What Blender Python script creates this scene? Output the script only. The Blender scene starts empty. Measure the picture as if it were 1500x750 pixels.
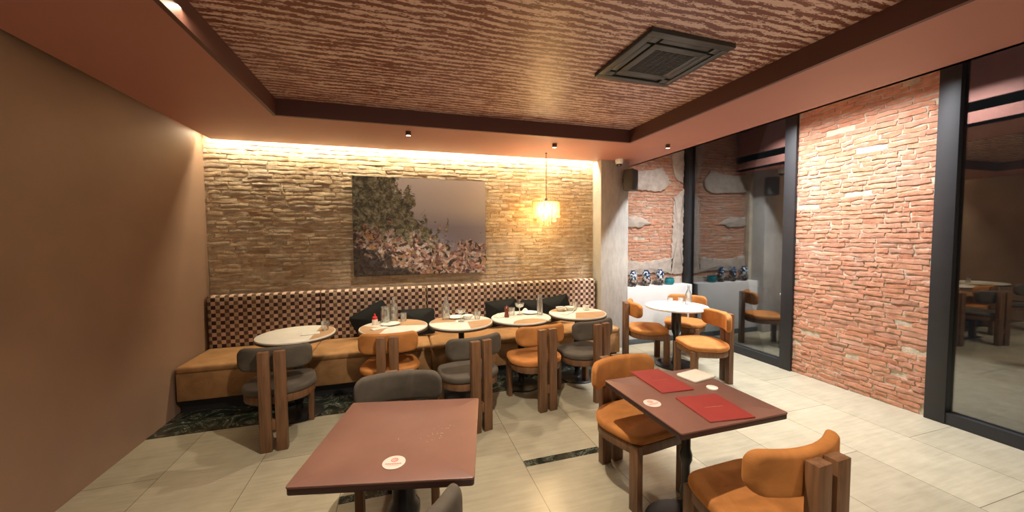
import bpy, bmesh, math, random
from mathutils import Vector, Matrix
S = bpy.context.scene
COL = S.collection
PI = math.pi
R = math.radians

# ---------------------------------------------------------------- camera, world, lights, exposure
YAW, PITCH, ROLL, FPX = R(16.889), R(2.869), R(-0.5015), 535.85
f_ = Vector((math.sin(YAW)*math.cos(PITCH), math.cos(YAW)*math.cos(PITCH), -math.sin(PITCH)))
r_ = Vector((math.cos(YAW), -math.sin(YAW), 0)); u_ = r_.cross(f_)
r2 = r_*math.cos(ROLL)+u_*math.sin(ROLL); u2 = -r_*math.sin(ROLL)+u_*math.cos(ROLL)
cd = bpy.data.cameras.new('camera'); cam = bpy.data.objects.new('camera', cd); COL.objects.link(cam)
m = Matrix.Identity(4)
for i in range(3):
    m[i][0] = r2[i]; m[i][1] = u2[i]; m[i][2] = -f_[i]
m[0][3], m[1][3], m[2][3] = 0, 0, 1.6
cam.matrix_world = m
cd.sensor_fit = 'HORIZONTAL'; cd.sensor_width = 36; cd.lens = FPX/1500*36
cd.clip_start = .02; cd.clip_end = 200
S.camera = cam
S.view_settings.view_transform = 'Standard'; S.view_settings.look = 'None'
S.view_settings.gamma = 1; S.view_settings.use_curve_mapping = False
S.view_settings.exposure = 0.35
W = bpy.data.worlds.new('world'); S.world = W; W.use_nodes = True
W.node_tree.nodes['Background'].inputs[0].default_value = (.16, .17, .19, 1)
W.node_tree.nodes['Background'].inputs[1].default_value = .5

WARM = (1, .70, .36); NEUT = (1, .87, .70); COOL = (.93, .96, 1)
def light(name, kind, loc, target, power, color, size=.03, size_y=None, angle=None, blend=.3):
    d = bpy.data.lights.new(name, kind); o = bpy.data.objects.new(name, d); COL.objects.link(o)
    o.location = loc
    v = Vector(target)-Vector(loc)
    o.rotation_euler = v.to_track_quat('-Z', 'Y').to_euler()
    d.energy = power; d.color = color
    if kind == 'AREA':
        d.size = size
        if size_y: d.shape = 'RECTANGLE'; d.size_y = size_y
    else: d.shadow_soft_size = size
    if kind == 'SPOT': d.spot_size = R(angle); d.spot_blend = blend
    return o
# cove strip behind the back soffit, and an unseen run added to wash the left wall
for k in range(4):
    x0 = -1.95+k*1.15
    light('cove_light', 'AREA', (x0+.575, 4.672, 2.735), (x0+.575, 4.70, 0), 16, (1, .88, .60), 1.14, .03)
light('cove_light', 'AREA', (-1.90, 2.2, 2.735), (-1.93, 2.2, 0), 24, (1, .88, .60), .03, 4.4)
# ceiling spots of the room (those above and behind the viewer)
for (x, y, p) in ((.5, 1.57, 195), (-1.0, .9, 45), (1.9, .0, 50), (.6, -1.0, 60), (2.3, -.9, 40)):
    light('ceiling_spot_light', 'SPOT', (x, y, 2.72), (x, y+.15, 0), p, NEUT, .02, angle=125, blend=.6)
# soft fill added behind the viewer to brighten walls, chair fronts and ceiling
light('fill_light', 'AREA', (.3, -2.4, 1.7), (.4, 4.0, 1.75), 15, (1, .90, .76), 4.0, 1.8)
# cool light of the glazed bay
bl = light('bay_light', 'AREA', (3.69, 3.0, 3.2), (3.69, 3.0, 0), 108, COOL, .06, 2.2); bl.data.spread = R(125)

# ---------------------------------------------------------------- node helpers
def mat(name):
    m = bpy.data.materials.new(name); m.use_nodes = True
    return m, m.node_tree, m.node_tree.nodes['Principled BSDF']
def N(t, typ, **kw):
    n = t.nodes.new(typ)
    for k, v in kw.items():
        if k.startswith('_'): n.inputs[k[1:]].default_value = v
        else: setattr(n, k, v)
    return n
def lk(t, a, b): t.links.new(a, b)
def obj_coord(t, scale=(1, 1, 1), rot=(0, 0, 0), loc=(0, 0, 0)):
    c = N(t, 'ShaderNodeTexCoord'); mp = N(t, 'ShaderNodeMapping')
    mp.inputs['Scale'].default_value = scale; mp.inputs['Rotation'].default_value = rot; mp.inputs['Location'].default_value = loc
    lk(t, c.outputs['Object'], mp.inputs[0]); return mp.outputs[0]
def noise(t, vec, scale, detail=3, rough=.55, dist=0):
    n = N(t, 'ShaderNodeTexNoise', _Scale=scale, _Detail=detail, _Roughness=rough, _Distortion=dist)
    if vec: lk(t, vec, n.inputs['Vector'])
    return n.outputs['Fac']
def ramp(t, fac, stops):
    r = N(t, 'ShaderNodeValToRGB'); e = r.color_ramp.elements
    while len(e) < len(stops): e.new(.5)
    for el, (p, c) in zip(e, stops):
        el.position = p; el.color = (*c, 1) if len(c) == 3 else c
    lk(t, fac, r.inputs[0]); return r.outputs[0]
def mix(t, fac, a, b, mode='MIX'):
    n = N(t, 'ShaderNodeMix', data_type='RGBA', blend_type=mode)
    for inp, v in ((n.inputs[0], fac), (n.inputs[6], a), (n.inputs[7], b)):
        if hasattr(v, 'is_linked') or hasattr(v, 'links'): lk(t, v, inp)
        elif isinstance(v, (int, float)): inp.default_value = v
        else: inp.default_value = (*v, 1)
    return n.outputs[2]
def math_(t, op, a, b=None, c=None):
    n = N(t, 'ShaderNodeMath', operation=op)
    for i, v in enumerate((a, b, c)):
        if v is None: continue
        if isinstance(v, (int, float)): n.inputs[i].default_value = v
        else: lk(t, v, n.inputs[i])
    return n.outputs[0]
def bump(t, p, h, strength, dist):
    b = N(t, 'ShaderNodeBump', _Strength=strength, _Distance=dist); lk(t, h, b.inputs['Height']); lk(t, b.outputs[0], p.inputs['Normal'])

def plain(name, col, rough=.5, metal=0, spec=None, var=.12, vscale=9, bmp=0):
    m, t, p = mat(name)
    v = obj_coord(t); n = noise(t, v, vscale, 4)
    c = ramp(t, n, [(.3, tuple(x*(1-var) for x in col)), (.7, tuple(min(1, x*(1+var)) for x in col))])
    lk(t, c, p.inputs['Base Color']); p.inputs['Roughness'].default_value = rough; p.inputs['Metallic'].default_value = metal
    if spec is not None: p.inputs['Specular IOR Level'].default_value = spec
    if bmp: bump(t, p, noise(t, v, 60, 3), bmp, .01)
    return m
def velvet(name, col, sheen=.6):
    m, t, p = mat(name)
    v = obj_coord(t); n = noise(t, v, 7, 4, .6, .6); n2 = noise(t, v, 300, 2)
    c = ramp(t, n, [(.3, tuple(x*.78 for x in col)), (.7, tuple(x*1.2 for x in col))])
    lk(t, c, p.inputs['Base Color']); p.inputs['Roughness'].default_value = .75
    p.inputs['Sheen Weight'].default_value = sheen; p.inputs['Sheen Roughness'].default_value = .4
    p.inputs['Sheen Tint'].default_value = (*[min(1, x*2.2) for x in col], 1)
    p.inputs['Specular IOR Level'].default_value = .15
    bump(t, p, n2, .15, .002); return m
def wood(name, col):
    m, t, p = mat(name)
    v = obj_coord(t, (22, 22, 1.6)); n = noise(t, v, 2.2, 5, .6, .5)
    c = ramp(t, n, [(.3, tuple(x*.6 for x in col)), (.5, col), (.72, tuple(x*1.35 for x in col))])
    lk(t, c, p.inputs['Base Color']); p.inputs['Roughness'].default_value = .45
    bump(t, p, n, .08, .003); return m
def glass(name, tint=(1, 1, 1), base=.05, rough=.0, milk=0):
    m, t, p = mat(name); t.nodes.remove(p)
    out = t.nodes['Material Output']
    tr = N(t, 'ShaderNodeBsdfTransparent'); tr.inputs[0].default_value = (*tint, 1)
    gl = N(t, 'ShaderNodeBsdfGlossy'); gl.inputs['Roughness'].default_value = rough; gl.inputs[0].default_value = (1, 1, 1, 1)
    lw = N(t, 'ShaderNodeLayerWeight'); lw.inputs[0].default_value = .35
    fac = math_(t, 'ADD', math_(t, 'MULTIPLY', lw.outputs['Fresnel'], .75), base)
    mx = N(t, 'ShaderNodeMixShader'); lk(t, fac, mx.inputs[0]); lk(t, tr.outputs[0], mx.inputs[1]); lk(t, gl.outputs[0], mx.inputs[2])
    if milk:
        df = N(t, 'ShaderNodeBsdfDiffuse'); df.inputs[0].default_value = (.9, .92, .88, 1); m3 = N(t, 'ShaderNodeMixShader'); m3.inputs[0].default_value = milk
        lk(t, mx.outputs[0], m3.inputs[1]); lk(t, df.outputs[0], m3.inputs[2]); mx = m3
    lk(t, mx.outputs[0], out.inputs[0]); return m
def emit(name, col, st):
    m, t, p = mat(name); p.inputs['Base Color'].default_value = (*col, 1)
    p.inputs['Emission Color'].default_value = (*col, 1); p.inputs['Emission Strength'].default_value = st; return m

M = {}
M['orange'] = velvet('orange_velvet', (.395, .157, .044))
M['grey'] = velvet('grey_brown_velvet', (.084, .069, .054), .4)
M['suede'] = velvet('tan_suede', (.31, .165, .07), .4)
M['black_fabric'] = velvet('black_fabric', (.010, .010, .009), .2)
M['walnut'] = wood('walnut_wood', (.145, .068, .030))
M['black'] = plain('black_metal', (.012, .012, .013), .3)
M['blackmatte'] = plain('black_paint', (.016, .016, .018), .5)
M['speaker'] = plain('charcoal_plastic', (.045, .04, .036), .55)
M['white'] = plain('white_plastic', (.75, .74, .72), .4, var=.04)
M['ceramic'] = plain('white_ceramic', (.78, .76, .70), .25, var=.04)
M['linen'] = plain('white_linen', (.64, .61, .53), .8, var=.06, bmp=.1)
M['marble_top'] = plain('white_stone_top', (.72, .69, .60), .3, var=.05)
M['terracotta'] = plain('terracotta_inlay', (.46, .28, .15), .35, var=.1)
M['top_rim'] = plain('dark_bronze_rim', (.06, .035, .022), .4)
M['laminate'] = plain('brown_red_tabletop', (.182, .084, .062), .34, var=.12, vscale=4)
M['laminate_edge'] = plain('dark_table_edge', (.045, .018, .014), .45)
M['menu'] = plain('red_menu_cover', (.27, .034, .028), .45, var=.08)
M['ink'] = plain('faded_gold_print', (.45, .16, .10), .5)
M['coaster'] = plain('cream_card', (.62, .50, .44), .6, var=.04)
M['red_ink'] = plain('red_print', (.50, .10, .07), .6)
M['red'] = plain('red_plastic', (.6, .03, .03), .35)
M['redbrown'] = plain('red_brown_wood', (.16, .03, .022), .3)
M['salt'] = plain('pale_filling', (.75, .62, .5), .6)
M['steel'] = plain('brushed_steel', (.5, .48, .45), .25, 1)
M['bronze'] = plain('bronze_metal', (.12, .08, .05), .4, .6)
M['cable'] = plain('brass_cable', (.30, .2, .1), .4, .4)
M['paint_soffit'] = plain('terracotta_paint', (.42, .178, .135), .55, var=.03, vscale=2)
M['paint_fascia'] = plain('dark_maroon_paint', (.105, .040, .032), .5, var=.04, vscale=2)
M['paint_brown'] = plain('brown_wall_paint', (.24, .145, .095), .6, var=.08, vscale=2)
M['ledge'] = plain('white_ledge_paint', (.62, .60, .57), .5, var=.05, vscale=3)
M['skirting'] = plain('dark_grey_skirting', (.07, .08, .085), .5)
M['bay_ceiling'] = plain('brown_bay_ceiling', (.2, .12, .08), .7)
M['pavement'] = plain('outside_pavement', (.18, .18, .18), .8, var=.2)
M['street_wall'] = plain('street_wall', (.22, .2, .19), .8, var=.2, vscale=2)
M['mortar'] = plain('mortar', (.48, .40, .29), .9, var=.25, vscale=14, bmp=.5)
M['plaster'] = plain('grey_plaster', (.42, .34, .275), .9, var=.2, vscale=10, bmp=.5)
M['glass'] = glass('clear_glass', (.97, .98, .97), .10, milk=.07)
M['pane'] = glass('window_glass', (.72, .76, .76), .16)
M['greenglass'] = glass('green_tinted_glass', (.80, .86, .70), .1)
M['lamp_face'] = emit('lamp_face', (1, .82, .55), 14)
M['bulb'] = emit('lamp_bulb', (1, .80, .42), 220)

def mk_brick(name, c1, c2, c3, stain):
    m, t, p = mat(name)
    g = N(t, 'ShaderNodeNewGeometry'); v = obj_coord(t)
    c = ramp(t, g.outputs['Random Per Island'], [(0, c1), (.45, c2), (1, c3)])
    n = noise(t, v, 16, 5, .65); c = mix(t, .55, c, ramp(t, n, [(.3, (.45, .42, .4)), (.7, (1.25, 1.25, 1.25))]), 'MULTIPLY')
    n2 = noise(t, v, 2.6, 4, .6)
    c = mix(t, ramp(t, n2, [(.55, (0, 0, 0)), (.72, (.6, .6, .6))]), c, stain)
    lk(t, c, p.inputs['Base Color']); p.inputs['Roughness'].default_value = .9; p.inputs['Specular IOR Level'].default_value = .15
    bump(t, p, noise(t, v, 70, 5, .7), .6, .012); return m
M['brick'] = mk_brick('old_tan_brick', (.40, .28, .175), (.62, .48, .32), (.50, .41, .31), (.62, .54, .44))
M['pinkbrick'] = mk_brick('old_pink_brick', (.50, .22, .13), (.58, .29, .18), (.48, .25, .17), (.52, .36, .28))

def mk_concrete():
    m, t, p = mat('grey_concrete'); v = obj_coord(t)
    a = noise(t, v, 3, 5, .6); b = noise(t, obj_coord(t, (6, 6, 1.2)), 5, 4)
    c = mix(t, .5, ramp(t, a, [(.3, (.30, .28, .25)), (.7, (.46, .43, .38))]), ramp(t, b, [(.3, (.32, .30, .27)), (.7, (.48, .45, .4))]))
    lk(t, c, p.inputs['Base Color']); p.inputs['Roughness'].default_value = .8
    bump(t, p, noise(t, v, 40, 5, .7), .25, .01); return m
M['concrete'] = mk_concrete()

def mk_ceiling():
    m, t, p = mat('striped_ceiling_paper'); c = N(t, 'ShaderNodeTexCoord')
    sx = N(t, 'ShaderNodeSeparateXYZ'); lk(t, c.outputs['Object'], sx.inputs[0])
    warp = noise(t, obj_coord(t, (1.6, 3.0, 1)), 1.6, 3, .5)
    rag = noise(t, obj_coord(t, (9, 52, 1)), 1.5, 5, .7, .3)
    fine = noise(t, obj_coord(t, (38, 70, 1)), 1.5, 3, .6)
    big = noise(t, obj_coord(t, (3.2, 9, 1), loc=(5, 2, 0)), 1.3, 2)
    ph = math_(t, 'ADD', math_(t, 'MULTIPLY', sx.outputs[1], 2*PI/.056), math_(t, 'MULTIPLY', warp, 12))
    w = math_(t, 'MULTIPLY', math_(t, 'SINE', ph), .30)
    s = math_(t, 'ADD', w, math_(t, 'MULTIPLY', math_(t, 'SUBTRACT', rag, .5), 2.6))
    s = math_(t, 'ADD', s, math_(t, 'MULTIPLY', math_(t, 'SUBTRACT', fine, .5), 1.3))
    s = math_(t, 'ADD', s, math_(t, 'MULTIPLY', math_(t, 'SUBTRACT', big, .5), 1.0))
    fac = math_(t, 'ADD', math_(t, 'MULTIPLY', s, .9), .45)
    col = ramp(t, fac, [(.44, (.19, .060, .037)), (.57, (.68, .48, .41))])
    lk(t, col, p.inputs['Base Color']); p.inputs['Roughness'].default_value = .42
    bump(t, p, fac, .1, .004); return m
M['ceiling'] = mk_ceiling()

def mk_floor():
    m, t, p = mat('beige_stone_tiles'); c = N(t, 'ShaderNodeTexCoord')
    mp = N(t, 'ShaderNodeMapping'); mp.inputs['Location'].default_value = (.02, -.2, 0); sw = N(t, 'ShaderNodeSeparateXYZ'); cb = N(t, 'ShaderNodeCombineXYZ'); lk(t, c.outputs['Object'], sw.inputs[0]); lk(t, sw.outputs[1], cb.inputs[0]); lk(t, sw.outputs[0], cb.inputs[1]); lk(t, cb.outputs[0], mp.inputs[0])
    br = N(t, 'ShaderNodeTexBrick', offset=0.5, squash=1.0, _Scale=1.0)
    br.inputs['Brick Width'].default_value = 1.2; br.inputs['Row Height'].default_value = .6
    br.inputs['Mortar Size'].default_value = .0022; br.inputs['Mortar Smooth'].default_value = .2; br.inputs['Bias'].default_value = 0
    br.inputs['Color1'].default_value = (.90, .90, .90, 1); br.inputs['Color2'].default_value = (1.08, 1.08, 1.08, 1); br.inputs['Mortar'].default_value = (.35, .33, .3, 1)
    lk(t, mp.outputs[0], br.inputs['Vector'])
    n = noise(t, obj_coord(t, (2.2, 22, 1)), 1.6, 5, .6, .3); n2 = noise(t, obj_coord(t), 5, 4)
    a = ramp(t, n, [(.3, (.30, .265, .185)), (.7, (.41, .365, .26))])
    a = mix(t, .4, a, ramp(t, n2, [(.3, (.29, .255, .18)), (.7, (.42, .375, .275))]))
    lk(t, mix(t, 1, a, br.outputs['Color'], 'MULTIPLY'), p.inputs['Base Color'])
    p.inputs['Roughness'].default_value = .26; return m
M['floor'] = mk_floor()
def mk_marble():
    m, t, p = mat('dark_green_marble'); v = obj_coord(t)
    w = noise(t, v, 4.5, 6, .65, 1.8); a = math_(t, 'ABSOLUTE', math_(t, 'SUBTRACT', w, .5))
    c = ramp(t, a, [(0, (.13, .135, .11)), (.018, (.03, .034, .024)), (.15, (.008, .010, .008))])
    lk(t, c, p.inputs['Base Color']); p.inputs['Roughness'].default_value = .15; return m
M['marble'] = mk_marble()

def mk_check():
    m, t, p = mat('woven_check_fabric'); c = N(t, 'ShaderNodeTexCoord'); sx = N(t, 'ShaderNodeSeparateXYZ'); lk(t, c.outputs['Object'], sx.inputs[0])
    q = .0415
    def cell(o): return math_(t, 'FLOOR', math_(t, 'DIVIDE', o, q))
    i, j = cell(sx.outputs[0]), cell(math_(t, 'ADD', sx.outputs[2], .008))
    par = math_(t, 'MODULO', math_(t, 'ADD', math_(t, 'ADD', i, j), 400), 2)
    # three column families: pink / dark, olive / brown, beige / maroon
    fam = math_(t, 'MODULO', math_(t, 'ADD', i, 400), 4)
    hi = ramp(t, math_(t, 'DIVIDE', fam, 4), [(.0, (.60, .41, .32)), (.2, (.46, .35, .23)), (.45, (.60, .42, .33)), (.7, (.38, .28, .18))])
    lo = ramp(t, math_(t, 'DIVIDE', fam, 4), [(.0, (.035, .009, .008)), (.2, (.15, .085, .045)), (.45, (.045, .011, .009)), (.7, (.10, .05, .028))])
    for n in t.nodes:
        if n.type == 'VALTORGB': n.color_ramp.interpolation = 'CONSTANT'
    col = mix(t, par, hi, lo)
    nz = noise(t, obj_coord(t), 40, 3); col = mix(t, .4, col, ramp(t, nz, [(.3, (.6, .6, .6)), (.7, (1.2, 1.2, 1.2))]), 'MULTIPLY')
    lk(t, col, p.inputs['Base Color']); p.inputs['Roughness'].default_value = .8
    fx = math_(t, 'ABSOLUTE', math_(t, 'SINE', math_(t, 'MULTIPLY', sx.outputs[0], PI/q)))
    fz = math_(t, 'ABSOLUTE', math_(t, 'SINE', math_(t, 'MULTIPLY', math_(t, 'ADD', sx.outputs[2], .008), PI/q)))
    bump(t, p, math_(t, 'MULTIPLY', fx, fz), .25, .006); return m
M['check'] = mk_check()

def mk_picture():
    m, t, p = mat('printed_seaside_garden'); c = N(t, 'ShaderNodeTexCoord'); sx = N(t, 'ShaderNodeSeparateXYZ'); lk(t, c.outputs['Object'], sx.inputs[0])
    x, z = sx.outputs[0], sx.outputs[2]                      # -0.8..0.8, -0.6..0.6
    v = obj_coord(t)
    sky = ramp(t, math_(t, 'ADD', math_(t, 'MULTIPLY', z, .8), .5), [(.22, (.24, .24, .34)), (.50, (.31, .31, .41)), (.66, (.56, .56, .60)), (1, (.84, .83, .84))])
    f1 = noise(t, v, 5, 7, .72, .6); f2 = noise(t, v, 20, 7, .75, .5)
    fol = ramp(t, f2, [(.34, (.02, .02, .015)), (.46, (.09, .09, .055)), (.54, (.23, .22, .12)), (.60, (.33, .31, .26)), (.70, (.60, .56, .52))])
    mk = math_(t, 'ADD', math_(t, 'ADD', math_(t, 'MULTIPLY', x, -1.0), math_(t, 'MULTIPLY', z, -.75)), math_(t, 'MULTIPLY', math_(t, 'SUBTRACT', f1, .44), 1.7))
    col = mix(t, ramp(t, mk, [(-.0, (0, 0, 0)), (.06, (1, 1, 1))]), sky, fol)
    wv = N(t, 'ShaderNodeTexNoise', _Scale=6.0, _Detail=4.0); lk(t, v, wv.inputs['Vector'])
    wd = N(t, 'ShaderNodeVectorMath', operation='MULTIPLY_ADD'); lk(t, wv.outputs['Color'], wd.inputs[0]); wd.inputs[1].default_value = (.22, .22, .22); lk(t, v, wd.inputs[2])
    vo = N(t, 'ShaderNodeTexVoronoi', _Scale=30.0); lk(t, wd.outputs[0], vo.inputs['Vector'])
    flow = ramp(t, vo.outputs['Color'], [(.22, (.035, .02, .016)), (.36, (.22, .10, .08)), (.48, (.42, .24, .20)), (.58, (.70, .62, .58)), (.70, (.30, .26, .20)), (.80, (.50, .28, .13))])
    flow = mix(t, .55, flow, ramp(t, f2, [(.36, (.25, .22, .2)), (.6, (1.25, 1.25, 1.25))]), 'MULTIPLY')
    band = math_(t, 'SUBTRACT', math_(t, 'MULTIPLY', math_(t, 'ADD', z, .10), -1.0), math_(t, 'MULTIPLY', x, .16))
    bm = math_(t, 'ADD', band, math_(t, 'MULTIPLY', math_(t, 'SUBTRACT', noise(t, v, 7, 5, .65), .5), 1.0))
    col = mix(t, ramp(t, bm, [(.0, (0, 0, 0)), (.07, (.92, .92, .92))]), col, flow)
    dk = math_(t, 'ADD', math_(t, 'MULTIPLY', z, -1.2), math_(t, 'ADD', math_(t, 'MULTIPLY', x, -.70), math_(t, 'MULTIPLY', math_(t, 'SUBTRACT', f1, .5), 1.3)))
    col = mix(t, ramp(t, dk, [(.68, (0, 0, 0)), (.80, (.9, .9, .9))]), col, (.022, .016, .013))
    lk(t, col, p.inputs['Base Color']); p.inputs['Roughness'].default_value = .38; return m
M['picture'] = mk_picture()
def mk_jar():
    m, t, p = mat('patterned_ceramic'); c = N(t, 'ShaderNodeTexCoord'); sx = N(t, 'ShaderNodeSeparateXYZ'); lk(t, c.outputs['Object'], sx.inputs[0])
    vo = N(t, 'ShaderNodeTexVoronoi', _Scale=38.0); lk(t, c.outputs['Object'], vo.inputs['Vector'])
    up = ramp(t, vo.outputs['Color'], [(.3, (.02, .03, .07)), (.5, (.17, .28, .40)), (.7, (.50, .58, .62))])
    lo = ramp(t, vo.outputs['Color'], [(.3, (.03, .025, .025)), (.5, (.18, .15, .13)), (.75, (.33, .28, .24))])
    for n in t.nodes:
        if n.type == 'VALTORGB': n.color_ramp.interpolation = 'CONSTANT'
    lk(t, mix(t, ramp(t, sx.outputs[2], [(.115, (0, 0, 0)), (.125, (1, 1, 1))]), lo, up), p.inputs['Base Color'])
    p.inputs['Roughness'].default_value = .2; return m
M['jar'] = mk_jar()
M['teal'] = plain('teal_glaze', (.015, .17, .19), .2, var=.35, vscale=40)
def mk_crystal():
    m, t, p = mat('amber_crystal'); t.nodes.remove(p); out = t.nodes['Material Output']
    tr = N(t, 'ShaderNodeBsdfTransparent'); tr.inputs[0].default_value = (1, .86, .60, 1)
    tl = N(t, 'ShaderNodeBsdfTranslucent'); tl.inputs[0].default_value = (1, .88, .62, 1)
    gl = N(t, 'ShaderNodeBsdfGlossy'); gl.inputs['Roughness'].default_value = .08
    m1 = N(t, 'ShaderNodeMixShader'); m1.inputs[0].default_value = .30; lk(t, tr.outputs[0], m1.inputs[1]); lk(t, tl.outputs[0], m1.inputs[2])
    lw = N(t, 'ShaderNodeLayerWeight'); lw.inputs[0].default_value = .4
    m2 = N(t, 'ShaderNodeMixShader'); lk(t, math_(t, 'MULTIPLY', lw.outputs['Fresnel'], .6), m2.inputs[0]); lk(t, m1.outputs[0], m2.inputs[1]); lk(t, gl.outputs[0], m2.inputs[2])
    lk(t, m2.outputs[0], out.inputs[0]); return m
M['crystal'] = mk_crystal()

# ---------------------------------------------------------------- mesh helpers
class MB:
    def __init__(s): s.v = []; s.f = []; s.mi = []; s.cur = 0
    def add(s, vs, fs):
        o = len(s.v); s.v += [tuple(x) for x in vs]; s.f += [tuple(i+o for i in f) for f in fs]; s.mi += [s.cur]*len(fs)
    def box(s, x0, x1, y0, y1, z0, z1, b=0, xf=None):
        if b <= 0:
            vs = [(x, y, z) for z in (z0, z1) for y in (y0, y1) for x in (x0, x1)]
            fs = [(0, 2, 3, 1), (4, 5, 7, 6), (0, 1, 5, 4), (2, 6, 7, 3), (0, 4, 6, 2), (1, 3, 7, 5)]
        else:
            bm = bmesh.new(); bmesh.ops.create_cube(bm, size=1)
            for v in bm.verts: v.co = Vector(((x0+x1)/2+v.co.x*(x1-x0), (y0+y1)/2+v.co.y*(y1-y0), (z0+z1)/2+v.co.z*(z1-z0)))
            bmesh.ops.bevel(bm, geom=bm.edges[:], offset=b, segments=2, affect='EDGES', profile=.5)
            bm.verts.index_update(); vs = [v.co[:] for v in bm.verts]; fs = [[v.index for v in f.verts] for f in bm.faces]; bm.free()
        if xf: vs = [xf(Vector(v)) for v in vs]
        s.add(vs, fs)
    def lathe(s, prof, n=24, c=(0, 0, 0)):
        vs = []; fs = []
        for (r, z) in prof:
            for k in range(n):
                a = 2*PI*k/n; vs.append((c[0]+r*math.cos(a), c[1]+r*math.sin(a), c[2]+z))
        for i in range(len(prof)-1):
            for k in range(n):
                fs.append((i*n+k, i*n+(k+1) % n, (i+1)*n+(k+1) % n, (i+1)*n+k))
        if prof[0][0] > 1e-5: fs.append(tuple(range(n-1, -1, -1)))
        if prof[-1][0] > 1e-5: fs.append(tuple((len(prof)-1)*n+k for k in range(n)))
        s.add(vs, fs)
    def tube(s, pts, rad, n=8):
        pts = [Vector(p) for p in pts]; vs = []; fs = []
        for i, p in enumerate(pts):
            d = (pts[min(i+1, len(pts)-1)]-pts[max(i-1, 0)]).normalized()
            a = d.orthogonal().normalized() if abs(d.z) < .9 else Vector((1, 0, 0)); a = (a-d*a.dot(d)).normalized(); b = d.cross(a)
            for k in range(n):
                t = 2*PI*k/n; vs.append(p+(a*math.cos(t)+b*math.sin(t))*rad)
        for i in range(len(pts)-1):
            for k in range(n): fs.append((i*n+k, i*n+(k+1) % n, (i+1)*n+(k+1) % n, (i+1)*n+k))
        fs.append(tuple(range(n-1, -1, -1))); fs.append(tuple((len(pts)-1)*n+k for k in range(n)))
        s.add(vs, fs)
    def slab(s, out, z0, z1, bev=.005, steps=3, crown=0, crown_b=0, rings=1, mp=None):
        """closed slab from an outline with rounded rim, rings towards the centre and an optional crown"""
        n = len(out); cx = sum(p[0] for p in out)/n; cy = sum(p[1] for p in out)/n
        nor = []
        for i in range(n):
            a = Vector(out[i-1]); b = Vector(out[(i+1) % n]); d = (b-a); nv = Vector((d.y, -d.x)); nv.normalize(); nor.append(nv)
        loops = []
        def loop(ins, z): loops.append([(out[i][0]-nor[i].x*ins, out[i][1]-nor[i].y*ins, z) for i in range(n)])
        inner = [(out[i][0]-nor[i].x*bev, out[i][1]-nor[i].y*bev) for i in range(n)]
        for k in range(1, rings+1):
            q = k/rings*.999
            if k < rings: loops.append([(cx+(p[0]-cx)*q, cy+(p[1]-cy)*q, z0-crown_b*(1-q*q)) for p in inner])
        for k in range(steps+1):
            a = PI/2*k/steps; loop(bev*(1-math.sin(a)), z0+bev*(1-math.cos(a)))
        for k in range(steps+1):
            a = PI/2*k/steps; loop(bev*(1-math.cos(a)), z1-bev*(1-math.sin(a)))
        for k in range(rings-1, 0, -1):
            q = k/rings*.999; loops.append([(cx+(p[0]-cx)*q, cy+(p[1]-cy)*q, z1+crown*(1-q*q)) for p in inner])
        vs = [(cx, cy, z0-crown_b)]; fs = []
        for L in loops: vs += L
        vs.append((cx, cy, z1+crown)); last = len(vs)-1
        for k in range(n): fs.append((0, 1+(k+1) % n, 1+k))
        for i in range(len(loops)-1):
            a = 1+i*n; b = a+n
            for k in range(n): fs.append((a+k, a+(k+1) % n, b+(k+1) % n, b+k))
        a = 1+(len(loops)-1)*n
        for k in range(n): fs.append((a+k, a+(k+1) % n, last))
        if mp: vs = [mp(*v) for v in vs]
        s.add(vs, fs)
    def build(s, name, mats, parent=None, loc=None, smooth=35):
        me = bpy.data.meshes.new(name); me.from_pydata(s.v, [], s.f)
        mats = mats if isinstance(mats, (list, tuple)) else [mats]
        for q in mats: me.materials.append(M[q] if isinstance(q, str) else q)
        if len(mats) > 1: me.polygons.foreach_set('material_index', s.mi)
        bm = bmesh.new(); bm.from_mesh(me); bmesh.ops.recalc_face_normals(bm, faces=bm.faces); bm.to_mesh(me); bm.free()
        if smooth:
            me.polygons.foreach_set('use_smooth', [True]*len(me.polygons)); me.set_sharp_from_angle(angle=R(smooth))
        o = bpy.data.objects.new(name, me); COL.objects.link(o)
        if parent: o.parent = parent
        if loc: o.location = loc
        return o
def rrect(w, h, r, k=6, e=5):
    p = []
    for (cx, cy, a0) in ((w/2-r, h/2-r, 0), (-w/2+r, h/2-r, 90), (-w/2+r, -h/2+r, 180), (w/2-r, -h/2+r, 270)):
        for i in range(k+1):
            a = R(a0+90*i/k); p.append((cx+r*math.cos(a), cy+r*math.sin(a)))
    q = []
    for i in range(len(p)):                                  # subdivide the long edges
        a, b = p[i], p[(i+1) % len(p)]; q.append(a)
        if math.hypot(a[0]-b[0], a[1]-b[1]) > .6*min(w, h)/max(1, e):
            for j in range(1, e+1): q.append((a[0]+(b[0]-a[0])*j/(e+1), a[1]+(b[1]-a[1])*j/(e+1)))
    return q
def circle(r, n=48, c=(0, 0)): return [(c[0]+r*math.cos(2*PI*i/n), c[1]+r*math.sin(2*PI*i/n)) for i in range(n)]
def tag(o, label, cat, group=None):
    o['label'] = label; o['category'] = cat
    if group: o['group'] = group
    return o
def thing(name, label, cat, loc, rz=0, group=None):
    o = bpy.data.objects.new(name, None); COL.objects.link(o); o.location = loc; o.rotation_euler = (0, 0, rz); o.empty_display_size = .1
    return tag(o, label, cat, group)
def struct(name, mb, mats, parent=None, smooth=35):
    o = mb.build(name, mats, parent, smooth=smooth)
    if parent is None: o['kind'] = 'structure'
    return o
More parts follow.
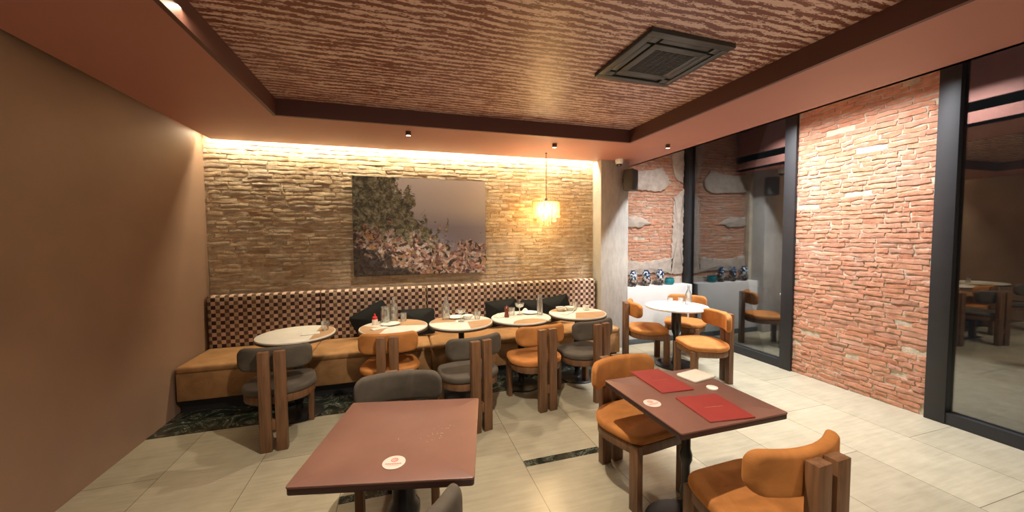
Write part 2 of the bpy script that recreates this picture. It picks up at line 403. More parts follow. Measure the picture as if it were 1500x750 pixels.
def dup(root, loc, rz, label, group=None):
    c = root.copy(); COL.objects.link(c); c.location = loc; c.rotation_euler = (0, 0, rz); c['label'] = label
    if group: c['group'] = group
    for ch in root.children:
        d = ch.copy(); COL.objects.link(d); d.parent = c
        for g in ch.children:
            e = g.copy(); COL.objects.link(e); e.parent = d
    return c
rnd = random.Random(7)

# ---------------------------------------------------------------- setting
XL, XP, XF, YB, YR = -2.0, 2.67, 4.4, 4.75, -2.6     # left wall, pillar, glass front, brick wall, rear wall
ZC, ZS = 2.80, 2.66                                  # papered ceiling, underside of the soffit
b = MB(); b.box(XL, XF+.1, YR, 5.0, -.12, 0); struct('floor', b, 'floor')
b = MB(); b.box(XL, XP, 3.605, YB, .0, .003); struct('trim_1', b, 'marble')
for i, (x0, x1, y) in enumerate(((.803, 1.397, 2.38), (-.397, .197, 2.38), (.2, .785, 3.262))):
    b = MB(); b.box(x0, x1, y-.034, y+.034, .0, .002); struct('trim_%d' % (i+2), b, 'marble')
b = MB(); b.box(XL, 2.505, YR, 3.62, ZC, ZC+.1); struct('ceiling', b, 'ceiling')

def soffit(name, x0, x1, y0, y1, z0=ZS, z1=ZC+.1): 
    b = MB(); b.box(x0, x1, y0, y1, z0, z1); return struct(name, b, 'paint_soffit')
b = MB(); b.box(-1.0, XP+.7, 3.62, 4.635, ZS, ZS+.03); b.box(XP, XP+.7, 4.635, 4.9, ZS, ZS+.03)
b.box(2.505, XP+.7, YR, 3.62, ZS, ZS+.03); b.box(-1.88, -1.0, YR, 4.635, ZS, ZS+.03); struct('ceiling_border', b, 'paint_soffit')
b = MB(); b.box(-1.0, 2.505, 3.612, 3.64, ZS-.001, ZC); b.box(2.497, 2.525, YR, 3.64, ZS-.001, ZC); b.box(-1.02, -.992, YR, 3.64, ZS-.001, ZC)
struct('trim_7', b, 'paint_fascia')
b = MB(); b.box(XL, -1.0, YR, 4.9, ZC+.0, ZC+.1); b.box(-1.0, XP+.7, 3.62, 4.9, ZC, ZC+.1); b.box(2.505, XP+.7, YR, 3.62, ZC, ZC+.1)
struct('ceiling_slab', b, 'paint_soffit')
b = MB(); b.box(XP+.66, XP+.7, YR, 4.82, ZS, 3.35); struct('trim_8', b, 'paint_soffit')
b = MB(); b.box(XP+.66, XF+.1, YR, 4.95, 3.3, 3.4); struct('ceiling_bay', b, 'bay_ceiling')

def bricks(x0, x1, z0, z1, bw, rh, seed, gap=.011, proud=.009):
    """rows of worn bricks, each an irregular block proud of the mortar; local: face towards -y"""
    rn = random.Random(seed); B = MB(); row = 0; z = z0
    while z < z1-.01:
        h = rh*rn.uniform(.9, 1.12); x = x0-rn.uniform(0, bw)
        drift = rn.uniform(-.004, .004)
        while x < x1:
            w = bw*rn.uniform(.75, 1.2) if rn.random() < .8 else bw*.5
            a, c = max(x, x0), min(x+w-gap, x1)
            if c-a > .03 and rn.random() > .015:
                nx = 5; d0 = -proud*rn.uniform(.35, 1.25); grid = []
                ph = rn.uniform(0, 6)
                for j in range(3):
                    for i in range(nx):
                        xx = a+(c-a)*i/(nx-1)+rn.uniform(-.006, .006); edge = (j != 1) or i in (0, nx-1)
                        zz = z+gap/2+(h-gap)*j/2+rn.uniform(-.0062, .0062)+drift*math.sin(ph+i)
                        grid.append((min(max(xx, x0), x1), d0*(.72 if edge else 1)+rn.uniform(-.0035, .0035), zz))
                rim = [0, 1, 2, 3, 4, 9, 14, 13, 12, 11, 10, 5]
                fs = [(j*nx+i, j*nx+i+1, (j+1)*nx+i+1, (j+1)*nx+i) for j in range(2) for i in range(nx-1)]
                base = len(grid); grid += [(grid[k][0], .004, grid[k][2]) for k in rim]
                for k in range(12): fs.append((rim[k], base+k, base+(k+1) % 12, rim[(k+1) % 12]))
                B.add(grid, fs)
            x += w
        z += h; row += 1
    return B
wb = MB(); wb.box(XL-.1, XP+.5, YB, YB+.15, 0, ZC+.1); wall = struct('wall_back', wb, 'mortar')
o = bricks(XL, XP, .93, ZC, .235, .047, 3).build('brick_facing', 'brick', wall, (0, YB, 0), smooth=50)
b = MB(); b.box(XL-.1, XL, YR-.1, YB+.1, 0, ZC+.1); struct('wall_left', b, 'paint_brown')
b = MB(); b.box(XL-.1, XF+.1, YR-.1, YR, 0, 3.4); struct('wall_rear', b, 'paint_brown')
# concrete pillar
b = MB(); b.box(XP, 3.11, 4.523, 4.95, 0, ZS+.02, b=.006); struct('pillar', b, 'concrete')
# pier wall of the glazed bay
wb = MB(); wb.box(3.0, XF+.1, 4.85, 5.0, 0, 3.35); pier = struct('wall_bay', wb, 'mortar')
bricks(3.11, 4.34, .8, 3.3, .215, .046, 11, .011, .010).build('brick_facing', 'pinkbrick', pier, (0, 4.85, 0), smooth=50)
def blotch(pts, seed, t=.034):
    rn = random.Random(seed); out = []
    n = len(pts)
    for i in range(n):
        a, c = pts[i], pts[(i+1) % n]
        k = max(2, int(math.hypot(c[0]-a[0], c[1]-a[1])/.035))
        for j in range(k): out.append((a[0]+(c[0]-a[0])*j/k+rn.uniform(-.012, .012), a[1]+(c[1]-a[1])*j/k+rn.uniform(-.012, .012)))
    B = MB(); B.slab(out, 0, t, bev=.006, steps=2, mp=lambda x, y, z: (x, 4.852-z, y)); return B
for i, pts in enumerate(([(3.1, 2.33), (3.9, 2.30), (4.02, 2.36), (4.05, 2.5), (3.92, 2.66), (3.5, 2.60), (3.1, 2.62)],
                         [(3.1, 1.77), (3.5, 1.74), (3.74, 1.80), (3.52, 1.90), (3.1, 1.92)],
                         [(4.10, 1.0), (4.33, 1.0), (4.34, 2.35), (4.16, 2.2), (4.13, 1.6)],
                         [(4.18, 2.5), (4.33, 2.45), (4.33, 3.3), (4.05, 3.3), (4.1, 2.8)],
                         [(3.1, 1.0), (3.95, 1.03), (4.12, 1.0), (4.14, 1.26), (3.6, 1.20), (3.1, 1.27)],
                         [(3.1, .80), (4.3, .80), (4.3, .95), (3.7, .92), (3.1, .90)])):
    blotch(pts, 20+i).build('plaster_patch', 'plaster', pier, smooth=25)
# white ledge under the pier with its skirting
b = MB(); b.box(3.11, 4.34, 4.62, 4.85, 0, .85, b=.006); struct('wall_ledge', b, 'ledge')
b = MB(); b.box(3.11, 4.34, 4.607, 4.622, 0, .075, b=.002); struct('baseboard_ledge', b, 'skirting')
# glazed front: a window, a brick pier, a window
def window(n, y0, y1):
    b = MB(); z0, z1 = .0, 3.3
    for y in (y0, y1-.13): b.box(XF-.06, XF+.06, y, y+.13, z0, z1, b=.004)
    b.box(XF-.05, XF+.05, y0+.13, y1-.13, z0, .1); b.box(XF-.05, XF+.05, y0+.13, y1-.13, z1-.1, z1)
    w = struct('window_%d' % n, b, 'blackmatte')
    g = MB(); g.box(XF-.006, XF+.006, y0+.13, y1-.13, .1, z1-.1); g.build('glass_pane', 'pane', w, smooth=0)
window(1, 3.1, 4.84); window(2, -.2, 1.95)
wb = MB(); wb.box(XF-.02, XF+.1, 1.95, 3.1, 0, 3.35); wp = struct('wall_right', wb, 'mortar')
o = bricks(1.95, 3.1, 0, 3.3, .215, .046, 17, .011, .010).build('brick_facing', 'pinkbrick', wp, smooth=50)
o.matrix_local = Matrix.Translation((XF-.02, 0, 0)) @ Matrix.Rotation(R(-90), 4, 'Z') @ Matrix.Translation((-5.05, 0, 0)) 
b = MB(); b.box(XF-.02, XF+.1, YR, -.2, 0, 3.35); struct('wall_front', b, 'paint_brown')
b = MB(); b.box(XF+.1, 11, -6, 12, -.2, -.05); struct('ground_street', b, 'pavement')
b = MB(); b.box(11, 11.3, -6, 14, -.2, 7); struct('wall_street', b, 'street_wall')

# ---------------------------------------------------------------- banquette, four upholstered sections
def bench(x0, x1, label):
    t = thing('banquette_bench', label, 'bench', ((x0+x1)/2, 4.3, 0), 0, 'banquette along the brick wall')
    w = x1-x0; h = w/2
    b = MB(); b.box(-h, h, -.22, .42, .003, .13); b.build('plinth', 'blackmatte', t)
    b = MB(); b.box(-h+.004, h-.004, -.30, .40, .13, .39, b=.012); b.build('front_panel', 'suede', t)
    b = MB(); o = rrect(w-.008, .62, .03, 4, 8); b.slab(o, .385, .452, .028, 4, .012, rings=5, mp=lambda x, y, z: (x, y-.002, z)); b.build('seat_cushion', 'suede', t)
    b = MB(); o = rrect(w-.006, .60, .02, 3, 10)
    b.slab(o, 0, .115, .03, 4, .008, rings=4, mp=lambda x, y, z: (x, .42-z, .71+y+0*z)); b.build('back_panel', 'check', t)
    return t
bench(-1.985, -.90, 'tan banquette section with checked back, left of the picture')
bench(-.90, .293, 'tan banquette section with checked back, under the left half of the picture')
bench(.293, 1.48, 'tan banquette section with checked back, under the right half of the picture')
bench(1.48, 2.645, 'tan banquette section with checked back, under the lit pendant beside the pillar')

# ---------------------------------------------------------------- chairs
def seat_outline():
    o = []
    n = 56
    for i in range(n):
        a = 2*PI*i/n; c, s = math.cos(a), math.sin(a)
        e = 2/2.3 if s < 0 else 2/6.5
        x = math.copysign(abs(c)**e, c)*.262; y = math.copysign(abs(s)**e, s)*.232
        x *= 1-.18*max(0, y/.232)
        o.append((x, y+.262))
    return o
def make_chair(name, fabric, label, group):
    t = thing(name, label, 'chair', (0, 0, 0), 0, group)
    so = seat_outline()
    b = MB(); b.slab(so, .398, .456, .024, 5, .016, rings=5); b.build('seat', fabric, t, smooth=60)
    b = MB(); b.slab([(x*.955, .262+(y-.262)*.965) for x, y in so], .340, .400, .006, 2); b.build('seat_frame', 'walnut', t)
    def bend(x, y, z): return (x*(1-.35*x*x), .058-z+1.15*x*x, .688+y)
    b = MB(); b.slab(rrect(.52, .18, .062, 8, 10), -.028, .030, .024, 5, .004, .004, rings=6, mp=bend); b.build('backrest', fabric, t, smooth=60)
    for s in (-1, 1):
        b = MB(); b.box(s*.052-.038, s*.052+.038, -.024, .026, 0, .762, b=.004); b.build('back_slat', 'walnut', t)
    b = MB(); b.box(-.0145, .0145, -.018, .018, .165, .245, b=.002); b.build('cross_block', 'walnut', t)
    for s in (-1, 1):
        b = MB(); b.box(s*.188-.021, s*.188+.021, .420, .489, 0, .399, b=.004); b.build('leg', 'walnut', t)
    return t
G_O, G_G = 'orange velvet chairs', 'grey-brown velvet chairs'
oc = make_chair('dining_chair', 'orange', 'orange velvet chair, back to the viewer, at the wall table with the red-topped jar', G_O)
oc.location = (-.13, 3.26, 0); oc.rotation_euler = (0, 0, R(-3))
gc = make_chair('dining_chair', 'grey', 'grey-brown velvet chair turned leftward at the second wall table, showing both slats', G_G)
gc.location = (.61, 2.905, 0); gc.rotation_euler = (0, 0, R(14))
dup(oc, (1.265, 3.075, 0), R(7), 'orange velvet chair, back to the viewer, between two grey chairs along the wall')
dup(gc, (1.845, 3.10, 0), R(13), 'grey-brown velvet chair at the wall table nearest the concrete pillar')
dup(gc, (-.95, 3.12, 0), R(4), 'grey-brown velvet chair at the leftmost wall table')
dup(gc, (-.025, 2.40, 0), R(178), 'grey-brown velvet chair facing the viewer across the bare brown table')
dup(gc, (.025, .985, 0), R(31), 'grey-brown velvet chair nearest the viewer, only its back showing below the bare brown table')
dup(oc, (1.405, 2.235, 0), R(187), 'orange velvet chair facing the viewer behind the table with the red menus')
dup(oc, (1.515, .93, 0), R(2), 'orange velvet chair at the near side of the table with the red menus')
dup(oc, (2.74, 4.03, 0), R(-112), 'orange velvet chair seen from its side, left of the round table in the bay')
dup(oc, (3.90, 4.22, 0), R(128), 'orange velvet chair behind the round table in the bay, below the window')
dup(oc, (3.39, 3.10, 0), R(74), 'orange velvet chair at the right of the round table in the bay')

# ---------------------------------------------------------------- round wall tables
def round_base(t, h, r=.2):
    b = MB(); b.lathe([(.0, 0), (r, 0), (r, .008), (r*.92, .016), (.05, .03), (.034, .05), (.03, .10), (.045, .14), (.05, .17), (.034, .20), (.028, .30), (.040, .34), (.028, .37),
                       (.042, .42), (.028, .46), (.042, .50), (.03, .54), (.03, h-.03), (.10, h-.012), (.10, h), (0, h)], 28)
    b.build('pedestal', 'black', t)
def poly_slab(t, pts, z0, z1, name, m):
    b = MB(); n = len(pts); b.add([(x, y, z0) for x, y in pts]+[(x, y, z1) for x, y in pts], [tuple(range(n-1, -1, -1)), tuple(range(n, 2*n))]+[(i, (i+1) % n, n+(i+1) % n, n+i) for i in range(n)])
    b.build(name, m, t, smooth=0)
def arc(c, r, a0, a1, n=16): return [(c[0]+r*math.cos(R(a0+(a1-a0)*i/n)), c[1]+r*math.sin(R(a0+(a1-a0)*i/n))) for i in range(n+1)]
def round_table(x, y, label, inlays, z0=.003):
    t = thing('round_table', label, 'table', (x, y, z0), 0, 'round tables along the banquette')
    z = .745-z0
    b = MB(); b.slab(circle(.320, 64), z-.016, z, .003, 2, rings=2); b.build('tabletop', 'marble_top', t)
    b = MB(); b.slab(circle(.3235, 64), z-.034, z-.014, .004, 2, rings=2); b.build('rim', 'top_rim', t)
    round_base(t, z-.03)
    for pts in inlays: poly_slab(t, pts, z-.002, z+.0006, 'inlay', 'terracotta')
    return t
r0 = .312
TB = [(-.925, 3.72), (-.082, 3.72), (.573, 3.70), (1.222, 3.71), (1.898, 3.72)]
round_table(*TB[0], 'round white wall table cut by the left of the photo', [arc((0, 0), r0, -60, 60)])
round_table(*TB[1], 'round inlaid wall table with the red-topped jar and two glass carafes', [arc((0, 0), r0, 160, 245)+[(-.06, -.03)], arc((0, 0), r0, -8, 95)+[(.02, .02)]])
round_table(*TB[2], 'round inlaid wall table with a single carafe and a coupe glass', [arc((0, 0), r0, 85, 175)+[(-.06, .02)], arc((0, 0), r0, -82, 5)+[(.06, -.02)]])
round_table(*TB[3], 'round inlaid wall table with the red-brown pepper mill', [arc((.03, -.30), .20, 5, 172)+arc((0, 0), r0, 245, 305)])
round_table(*TB[4], 'round inlaid wall table nearest the pillar, set with small bowls', [arc((0, 0), r0, -120, -5)+[(-.02, .0)], arc((0, 0), r0, 95, 150)+[(-.1, .05)]])

# bay table
bt = thing('round_table', 'round white table standing in the bay in front of the white ledge', 'table', (3.24, 3.70, 0))
b = MB(); b.slab(circle(.36, 64), .72, .745, .006, 3, rings=2); b.build('tabletop', 'ceramic', bt)
b = MB(); b.lathe([(0, 0), (.24, 0), (.24, .01), (.22, .02), (.06, .03), (.04, .06), (.035, .12), (.035, .38), (.05, .42), (.058, .46), (.055, .68), (.1, .70), (.1, .72), (0, .72)], 28); b.build('pedestal', 'black', bt)

# ---------------------------------------------------------------- square tables
def square_table(x, y, rz, s, label, col_r):
    t = thing('square_table', label, 'table', (x, y, 0), rz, 'square brown tables')
    b = MB(); b.slab(rrect(s, s, .012, 4, 2), .736, .745, .003, 2, rings=2); b.build('tabletop', 'laminate', t)
    b = MB(); b.slab(rrect(s-.004, s-.004, .012, 4, 2), .712, .737, .003, 2, rings=2); b.build('edge_band', 'laminate_edge', t)
    b = MB(); k = col_r
    b.lathe([(0, 0), (.21, 0), (.21, .008), (.19, .018), (.06, .03), (k*1.1, .06), (k*.9, .16), (k*1.35, .20), (k*.95, .24), (k*.95, .36), (k*1.4, .39), (k*1.4, .42), (k, .45), (k, .66), (.09, .69), (.09, .713), (0, .713)], 28)
    b.build('pedestal', 'black', t); return t
square_table(-.012, 1.645, R(-13.0), .655, 'bare brown square table in the left foreground with one coaster', .05)
square_table(1.460, 1.580, R(0), .63, 'dark red-brown square table at right holding two red menus', .023)

def coaster(x, y, rz, label):
    t = thing('coaster', label, 'coaster', (x, y, .7452), rz, 'paper coasters')
    b = MB(); b.slab(circle(.043, 40), 0, .002, .0005, 1); b.build('card', 'coaster', t)
    b = MB()
    def stroke(pts, w=.0034):
        for (x0, y0), (x1, y1) in zip(pts, pts[1:]):
            d = Vector((x1-x0, y1-y0)).normalized(); n = Vector((-d.y, d.x))*w/2
            b.add([(x0-n.x, y0-n.y, .0023), (x1-n.x, y1-n.y, .0023), (x1+n.x, y1+n.y, .0023), (x0+n.x, y0+n.y, .0023)], [(0, 1, 2, 3)])
    stroke(arc((0, .014), .012, 0, 360, 20)); stroke(arc((0, .014), .006, 200, 520, 14)); 
    stroke([(-.030+.0024*i, -.010+.005*((i % 2)-.5)*(1+.6*math.sin(i*1.7))) for i in range(26)], .0026)
    stroke([(-.022, -.020), (.022, -.020)], .0016)
    b.build('print', 'red_ink', t, smooth=0)
coaster(-.044, 1.431, R(-12), 'round cream coaster with red print on the bare brown table')
coaster(1.215, 1.55, R(8), 'round cream coaster with red print beside the red menus')
b = MB(); rn = random.Random(9)
for k in range(34):
    x, y = rn.gauss(.13, .07), rn.gauss(1.60, .05); r = rn.uniform(.0006, .0016)
    b.lathe([(0, 0), (r, 0), (r*.8, r*.9), (0, r)], 6, (x, y, .7452))
o = b.build('crumbs', 'linen'); o['kind'] = 'stuff'; tag(o, 'pale crumbs scattered over the bare brown table', 'crumbs')
def menu(x, y, rz, w, h, label):
    t = thing('menu', label, 'menu', (x, y, .7452), rz, 'red menus on the right table')
    b = MB(); b.slab(rrect(w, h, .003, 3, 1), 0, .0035, .001, 1); b.slab(rrect(w, h, .003, 3, 1), .0036, .007, .001, 1); b.build('cover', 'menu', t)
    b = MB(); rn = random.Random(3)
    for k in range(22):
        xx = -.05+.0046*k; hh = rn.choice((.004, .006, .003)); b.box(xx, xx+.0030, -.004, -.004+hh, .007, .0074)
    b.build('lettering', 'ink', t, smooth=0)
menu(1.452, 1.783, R(-4), .20, .325, 'red menu at the far side of the right table')
menu(1.470, 1.415, R(-7), .24, .26, 'red menu at the near edge of the right table')
b = MB(); b.slab(rrect(.19, .14, .02, 4, 3), 0, .012, .004, 2, .003, rings=3)
o = b.build('napkin', 'linen'); o.location = (1.70, 1.77, .7452); o.rotation_euler = (0, 0, R(10)); tag(o, 'folded white napkin at the right edge of the table with the red menus', 'napkin')
b = MB(); b.slab(circle(.03, 24), 0, .010, .003, 2); o = b.build('saucer', 'ceramic'); o.location = (1.652, 1.60, .7452); tag(o, 'small white dish between the two red menus', 'dish')

# ---------------------------------------------------------------- tableware
ZT = .7458
def vessel(name, prof, m, label, cat, x, y, group=None, n=24, fill=None):
    """thin-walled glass or ceramic piece from an outer profile"""
    t = thing(name, label, cat, (x, y, ZT), 0, group)
    inner = [(max(r-.0025, .0005), z) for r, z in prof[1:]]
    b = MB(); b.lathe([(0, 0)]+prof+list(reversed(inner))+[(0, inner[0][1]+.004)], n); b.build('body', m, t, smooth=60)
    if fill:
        fr, z0, z1, fm = fill; b = MB(); b.lathe([(0, z0), (fr, z0), (fr, z1), (0, z1)], n); b.build('contents', fm, t)
    return t
P_car = [(.040, 0), (.042, .01), (.042, .12), (.036, .16), (.018, .195), (.015, .23), (.018, .245)]
P_tum = [(.027, 0), (.030, .01), (.034, .085)]
P_cou = [(.034, 0), (.034, .004), (.006, .010), (.005, .07), (.012, .078), (.045, .095), (.052, .128)]
P_cyl = [(.030, 0), (.032, .008), (.031, .12), (.028, .20), (.030, .225)]
P_jug = [(.042, 0), (.045, .01), (.045, .10), (.040, .155), (.043, .165)]
P_bowl = [(.030, 0), (.032, .006), (.052, .028), (.058, .042)]
P_plate = [(.055, 0), (.06, .004), (.095, .014)]
vessel('carafe', P_car, 'glass', 'tall clear carafe beside the glass jug on the first wall table', 'carafe', -.085, 3.97, 'glass carafes')
vessel('jug', P_jug, 'glass', 'clear glass jug with green garnish behind the red-topped jar', 'jug', -.165, 3.90, None, 24, (.036, .01, .05, 'greenglass'))
vessel('tumbler', P_tum, 'glass', 'clear tumbler right of the glass jug on the first wall table', 'glass', .01, 3.93, 'tumblers')
vessel('carafe', P_car, 'glass', 'clear carafe standing alone at the left of the second wall table', 'carafe', .44, 3.86, 'glass carafes')
vessel('coupe_glass', P_cou, 'glass', 'coupe glass in the middle of the second wall table', 'glass', .575, 3.71, 'coupe glasses')
vessel('tumbler', P_tum, 'glass', 'clear tumbler at the right of the second wall table', 'glass', .755, 3.76, 'tumblers')
vessel('tumbler', P_tum, 'glass', 'clear tumbler beside the red-brown pepper mill', 'glass', 1.155, 3.83, 'tumblers')
vessel('coupe_glass', P_cou, 'glass', 'coupe glass behind the pepper mill on the third wall table', 'glass', 1.245, 3.83, 'coupe glasses')
vessel('carafe', P_cyl, 'glass', 'straight tall clear carafe at the right of the third wall table', 'carafe', 1.455, 3.75, 'glass carafes')
vessel('tumbler', P_tum, 'glass', 'clear tumbler behind the fork on the last wall table', 'glass', 1.97, 3.93, 'tumblers')
vessel('tumbler', P_tum, 'glass', 'clear tumbler on the leftmost wall table', 'glass', -.70, 3.78, 'tumblers')
vessel('bowl', P_bowl, 'ceramic', 'small white bowl with dark filling, at the back of the last wall table', 'bowl', 1.765, 3.88, None, 24, (.045, .02, .03, 'black'))
vessel('bowl', P_bowl, 'marble_top', 'small empty bowl next to the dark-filled one on the last wall table', 'bowl', 1.875, 3.87)
vessel('cup', [(.03, 0), (.036, .008), (.042, .05)], 'ceramic', 'white cup at the right of the last wall table', 'cup', 2.06, 3.82)
vessel('bowl', P_bowl, 'ceramic', 'white bowl on the second wall table behind the coupe glass', 'bowl', .66, 3.80)
for (x, y, lab) in ((-.115, 3.80, 'white plate in front of the glass jug on the first wall table'), (1.375, 3.86, 'white plate left of the straight carafe on the third wall table'),
                    (.55, 3.90, 'white plate at the back of the second wall table')):
    vessel('plate', P_plate, 'ceramic', lab, 'plate', x, y, 'white plates', 32)
def napkin(x, y, rz, w, h, lab, peak=0, group='white napkins'):
    b = MB(); b.slab(rrect(w, h, .006, 3, 4), 0, .008, .003, 2, peak, rings=4)
    o = b.build('napkin', 'linen'); o.location = (x, y, ZT); o.rotation_euler = (0, 0, rz); tag(o, lab, 'napkin', group)
napkin(-.21, 3.66, R(30), .16, .07, 'folded white napkin at the front left of the first wall table')
napkin(.995, 3.775, R(15), .09, .09, 'crumpled white napkin left of the pepper mill', .035)
napkin(1.36, 3.975, R(-20), .07, .07, 'crumpled white napkin at the back of the third wall table', .03)
napkin(1.76, 3.71, R(40), .16, .08, 'folded white napkin at the front left of the last wall table')
napkin(-.80, 3.66, R(10), .15, .09, 'folded white napkin on the leftmost wall table')
napkin(3.13, 3.83, R(-20), .20, .09, 'folded white napkin at the left of the bay table')
t = thing('condiment_jar', 'small clear jar with red top on the first wall table', 'jar', (-.265, 3.86, ZT))
b = MB(); b.lathe([(0, 0), (.026, 0), (.028, .006), (.028, .045), (.024, .052), (0, .052)]); b.build('body', 'salt', t)
b = MB(); b.lathe([(0, .052), (.024, .052), (.024, .075), (.012, .082), (.009, .10), (.006, .108), (0, .11)]); b.build('lid', 'red', t)
def mill(x, y, m, lab):
    t = thing('pepper_mill', lab, 'pepper mill', (x, y, ZT), 0, 'pepper mills')
    b = MB(); b.lathe([(0, 0), (.026, 0), (.028, .01), (.021, .045), (.024, .085), (0, .085)]); b.build('body', m, t)
    b = MB(); b.lathe([(0, .086), (.022, .086), (.025, .10), (.018, .115), (.006, .118), (.007, .128), (0, .130)]); b.build('grinder_top', m, t)
mill(-.195, 3.97, 'black', 'black pepper mill between the red-topped jar and the glass jug')
mill(1.075, 3.755, 'redbrown', 'red-brown pepper mill on the third wall table')
def fork(x, y, rz, lab):
    b = MB(); b.box(-.004, .004, -.1, .03, 0, .003, b=.001); b.box(-.011, .011, .028, .05, 0, .003, b=.001)
    for k in range(4): b.box(-.011+k*.0065, -.0085+k*.0065, .049, .088, 0, .003)
    o = b.build('fork', 'steel'); o.location = (x, y, ZT); o.rotation_euler = (0, 0, rz); tag(o, lab, 'fork')
fork(1.90, 3.80, R(-38), 'steel fork lying on the last wall table')
# bay table ware
vessel('bottle', [(.036, 0), (.038, .01), (.038, .13), (.014, .19), (.012, .235), (.015, .245)], 'glass', 'clear glass bottle on the bay table', 'bottle', 3.43, 3.71)
vessel('tumbler', P_tum, 'glass', 'clear tumbler at the middle of the bay table', 'glass', 3.23, 3.80, 'tumblers')
vessel('tumbler', P_tum, 'glass', 'clear tumbler left of the bottle on the bay table', 'glass', 3.36, 3.76, 'tumblers')

# ---------------------------------------------------------------- cushions on the banquette
def cushion(x, y, z, s, tilt, roll, yaw, lab):
    b = MB(); b.slab(rrect(s, s*.78, .03, 4, 6), -.012, .012, .012, 3, .05, .05, rings=6)
    o = b.build('cushion', 'black_fabric', smooth=60); tag(o, lab, 'cushion', 'black cushions on the banquette')
    o.matrix_world = Matrix.Translation((x, y, z)) @ Matrix.Rotation(yaw, 4, 'Z') @ Matrix.Rotation(R(90)-tilt, 4, 'X') @ Matrix.Rotation(roll, 4, 'Z')
cushion(-.33, 4.46, .66, .42, R(15), R(28), 0, 'black cushion tipped on one corner behind the red-topped jar')
cushion(.17, 4.44, .615, .40, R(25), R(0), 0, 'black cushion lying low behind the tumbler of the first wall table')
cushion(1.22, 4.47, .645, .42, R(12), R(4), 0, 'black cushion behind the pepper mill')
cushion(1.66, 4.50, .63, .38, R(8), R(-4), 0, 'black cushion left of the upright black cushion behind the straight carafe')
cushion(1.93, 4.43, .655, .42, R(12), R(10), R(-10), 'upright black cushion nearest the pillar')

# ---------------------------------------------------------------- picture, pendant, spots, camera, speaker, jars, air unit
pt = thing('picture', 'large unframed print of a garden above a misty sea on the brick wall', 'picture', (.265, 4.70, 1.745), 0)
b = MB(); b.box(-.80, .80, -.022, .022, -.592, .592, b=.002); b.build('canvas_side', 'blackmatte', pt)
b = MB(); b.box(-.797, .797, -.0235, -.0215, -.589, .589); b.build('print', 'picture', pt, smooth=0)
pt.rotation_euler = (0, R(.35), 0)

pn = thing('pendant_lamp', 'lit crystal pendant lamp hanging before the brick wall', 'lamp', (1.775, 4.33, 1.93))
b = MB(); b.tube([(0, 0, .15), (0, 0, ZS-1.93)], .005, 8); b.build('cable', 'cable', pn)
b = MB(); b.lathe([(0, ZS-1.93-.012), (.012, ZS-1.93-.012), (.012, ZS-1.93), (0, ZS-1.93)]); b.build('canopy', 'bronze', pn)
b = MB(); b.lathe([(0, .12), (.018, .12), (.02, .15), (.008, .165), (0, .165)]); 
for r in (.06, .115, .155):
    b.tube([(r*math.cos(2*PI*i/24), r*math.sin(2*PI*i/24), .118) for i in range(25)], .003, 6)
for k in range(3): b.tube([(.155*math.cos(2*PI*k/3), .155*math.sin(2*PI*k/3), .118), (0, 0, .125)], .003, 6)
b.build('frame', 'bronze', pn)
for k in range(3):
    b = MB(); a = 2*PI*k/3+.4; b.lathe([(0, -.035), (.014, -.028), (.02, -.01), (.016, .012), (.008, .03), (0, .032)], 12, (.045*math.cos(a), .045*math.sin(a), .02)); b.build('bulb', 'bulb', pn)
rodm = []
for L in (.17, .22, .26):
    b = MB(); b.tube([(0, 0, 0), (0, 0, -L*.9), (0, 0, -L)], .0085, 6); b.lathe([(0, -L-.03), (.008, -L-.022), (.011, -L-.010), (.006, -L), (0, -L)], 8); rodm.append(b)
first = {}
for ring, (r, n, li) in enumerate(((.155, 26, 0), (.115, 20, 1), (.06, 10, 2))):
    for k in range(n):
        a = 2*PI*k/n+ring*.2
        if li not in first: o = rodm[li].build('crystal_rod', 'crystal', pn); first[li] = o
        else: o = first[li].copy(); COL.objects.link(o); o.parent = pn
        o.location = (r*math.cos(a), r*math.sin(a), .115); o.rotation_euler = (rnd.uniform(-.07, .07), rnd.uniform(-.07, .07), a)
lo = light('pendant_light', 'POINT', (1.775, 4.33, 1.94), (1.775, 4.33, 0), 34, (1, .78, .46), .09)

def spot(x, y, lab, power=62, tgt=None, col=NEUT):
    t = thing('spotlight', lab, 'lamp', (x, y, ZS), 0, 'small spotlights under the ceiling border')
    b = MB(); b.lathe([(0, 0), (.026, 0), (.026, -.040), (.022, -.042), (.021, -.036), (0, -.036)][::-1], 20); b.build('body', 'bronze', t)
    b = MB(); b.lathe([(0, -.0395), (.0205, -.0395), (.0205, -.0365), (0, -.0365)], 20); b.build('lamp_face', 'lamp_face', t)
    light('spotlight_beam', 'SPOT', (x, y, ZS-.075), tgt or (x, y-.1, 0), power, col, .022, angle=100, blend=.5)
spot(.097, 3.82, 'small spotlight above the picture')
spot(1.698, 3.89, 'small spotlight left of the pendant cable')
spot(2.985, 3.58, 'small spotlight on the red border near the brick pier')

sc = thing('security_camera', 'white dome security camera under the ceiling border above the pillar', 'camera', (2.895, 4.43, ZS))
b = MB(); b.lathe([(0, 0), (.056, 0), (.056, -.012), (.050, -.05), (.040, -.066), (.038, -.06), (0, -.055)][::-1], 28); b.build('housing', 'white', sc)
b = MB(); b.lathe([(0, -.10), (.018, -.098), (.032, -.088), (.038, -.072), (.038, -.06), (0, -.056)], 24); b.build('dome', 'black', sc)
b = MB(); b.lathe([(0, -.004), (.012, -.004), (.014, 0), (.012, .004), (0, .004)], 16); o = b.build('lens', 'steel', sc); o.location = (-.018, -.026, -.086); o.rotation_euler = (R(60), 0, R(-30))

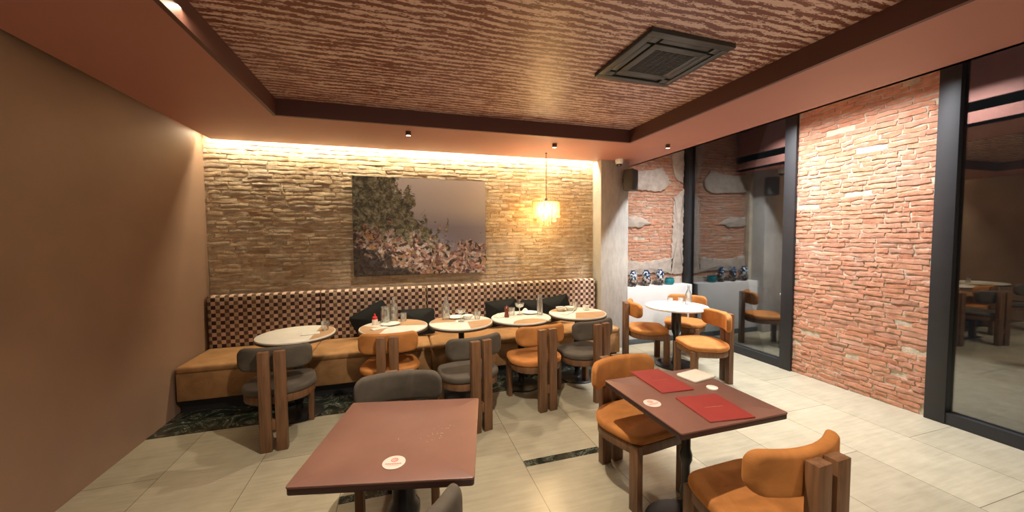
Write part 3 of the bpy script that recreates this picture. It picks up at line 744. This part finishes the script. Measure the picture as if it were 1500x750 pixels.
sp = thing('loudspeaker', 'dark grey loudspeaker box mounted high on the pillar', 'speaker', (3.085, 4.44, 2.385), R(32))
b = MB(); b.box(-.085, .085, -.07, .07, -.145, .145, b=.012); b.build('cabinet', 'speaker', sp)
b = MB(); b.box(-.075, .075, -.078, -.068, -.135, .135, b=.004); b.build('grille', 'speaker', sp)
b = MB(); b.box(-.02, .02, .06, .11, -.03, .03, b=.003); b.build('bracket', 'blackmatte', sp)

JP = [(.0, 0), (.035, 0), (.045, .012), (.066, .05), (.070, .09), (.052, .125), (.048, .14), (.062, .165), (.058, .195), (.040, .215), (.030, .225), (.034, .245), (.022, .246), (.02, .22), (0, .215)]
JX = ((3.32, 'patterned blue and grey ceramic jar beside the pillar on the white ledge'), (3.555, 'patterned blue and grey ceramic jar in the middle of the white ledge'), (3.80, 'patterned blue and grey ceramic jar beside the teal pot'))
j0 = None
for x, lab in JX:
    if j0 is None:
        b = MB(); b.lathe(JP, 28); j0 = b.build('ceramic_jar', 'jar', smooth=60); j0.location = (x, 4.70, .85); tag(j0, lab, 'jar', 'patterned jars on the white ledge')
    else:
        c = j0.copy(); COL.objects.link(c); c.location = (x, 4.70, .85); c.rotation_euler = (0, 0, x*3); c['label'] = lab
b = MB(); b.lathe([(0, 0), (.05, 0), (.068, .02), (.074, .05), (.066, .085), (.06, .10), (.066, .108), (.058, .106), (.055, .08), (0, .03)], 28)
o = b.build('ceramic_pot', 'teal', smooth=60); o.location = (3.985, 4.71, .85); tag(o, 'low teal glazed pot at the right end of the white ledge', 'pot')

ac = thing('air_conditioner', 'square black cassette air conditioner in the striped ceiling', 'air conditioner', (1.712, 2.145, ZC), R(1.2))
def frame_ring(b, o, i, z0, z1):
    for (x0, x1, y0, y1) in ((-o, o, -o, -i), (-o, o, i, o), (-o, -i, -i, i), (i, o, -i, i)): b.box(x0, x1, y0, y1, z0, z1, b=.003)
M['ac'] = plain('charcoal_panel', (.050, .050, .046), .4); M['acdark'] = plain('dark_slot', (.008, .008, .008), .6)
b = MB(); frame_ring(b, .315, .262, -.028, 0); b.build('outer_frame', 'ac', ac)
b = MB(); b.box(-.264, .264, -.264, .264, -.012, -.002); b.build('air_slots', 'acdark', ac)
for k in range(4):
    b = MB(); b.box(-.185, .185, .212, .256, -.024, -.010, b=.004); o = b.build('louvre', 'ac', ac); o.rotation_euler = (0, 0, k*PI/2)
    if k == 0: o.rotation_euler = (R(0), 0, 0); o.location = (0, 0, .006)
    b = MB(); b.box(.205, .262, .205, .262, -.026, -.008, b=.003); o = b.build('corner_cover', 'ac', ac); o.rotation_euler = (0, 0, k*PI/2)
b = MB(); frame_ring(b, .203, .150, -.030, -.008); b.build('grille_frame', 'ac', ac)
b = MB(); b.box(-.152, .152, -.152, .152, -.020, -.010)
for k in range(19): b.box(-.15, .15, -.147+k*.0163-.0028, -.147+k*.0163+.0028, -.027, -.018)
for k in range(7): b.box(-.147+k*.049-.002, -.147+k*.049+.002, -.15, .15, -.026, -.018)
b.build('intake_grille', 'ac', ac, smooth=0)
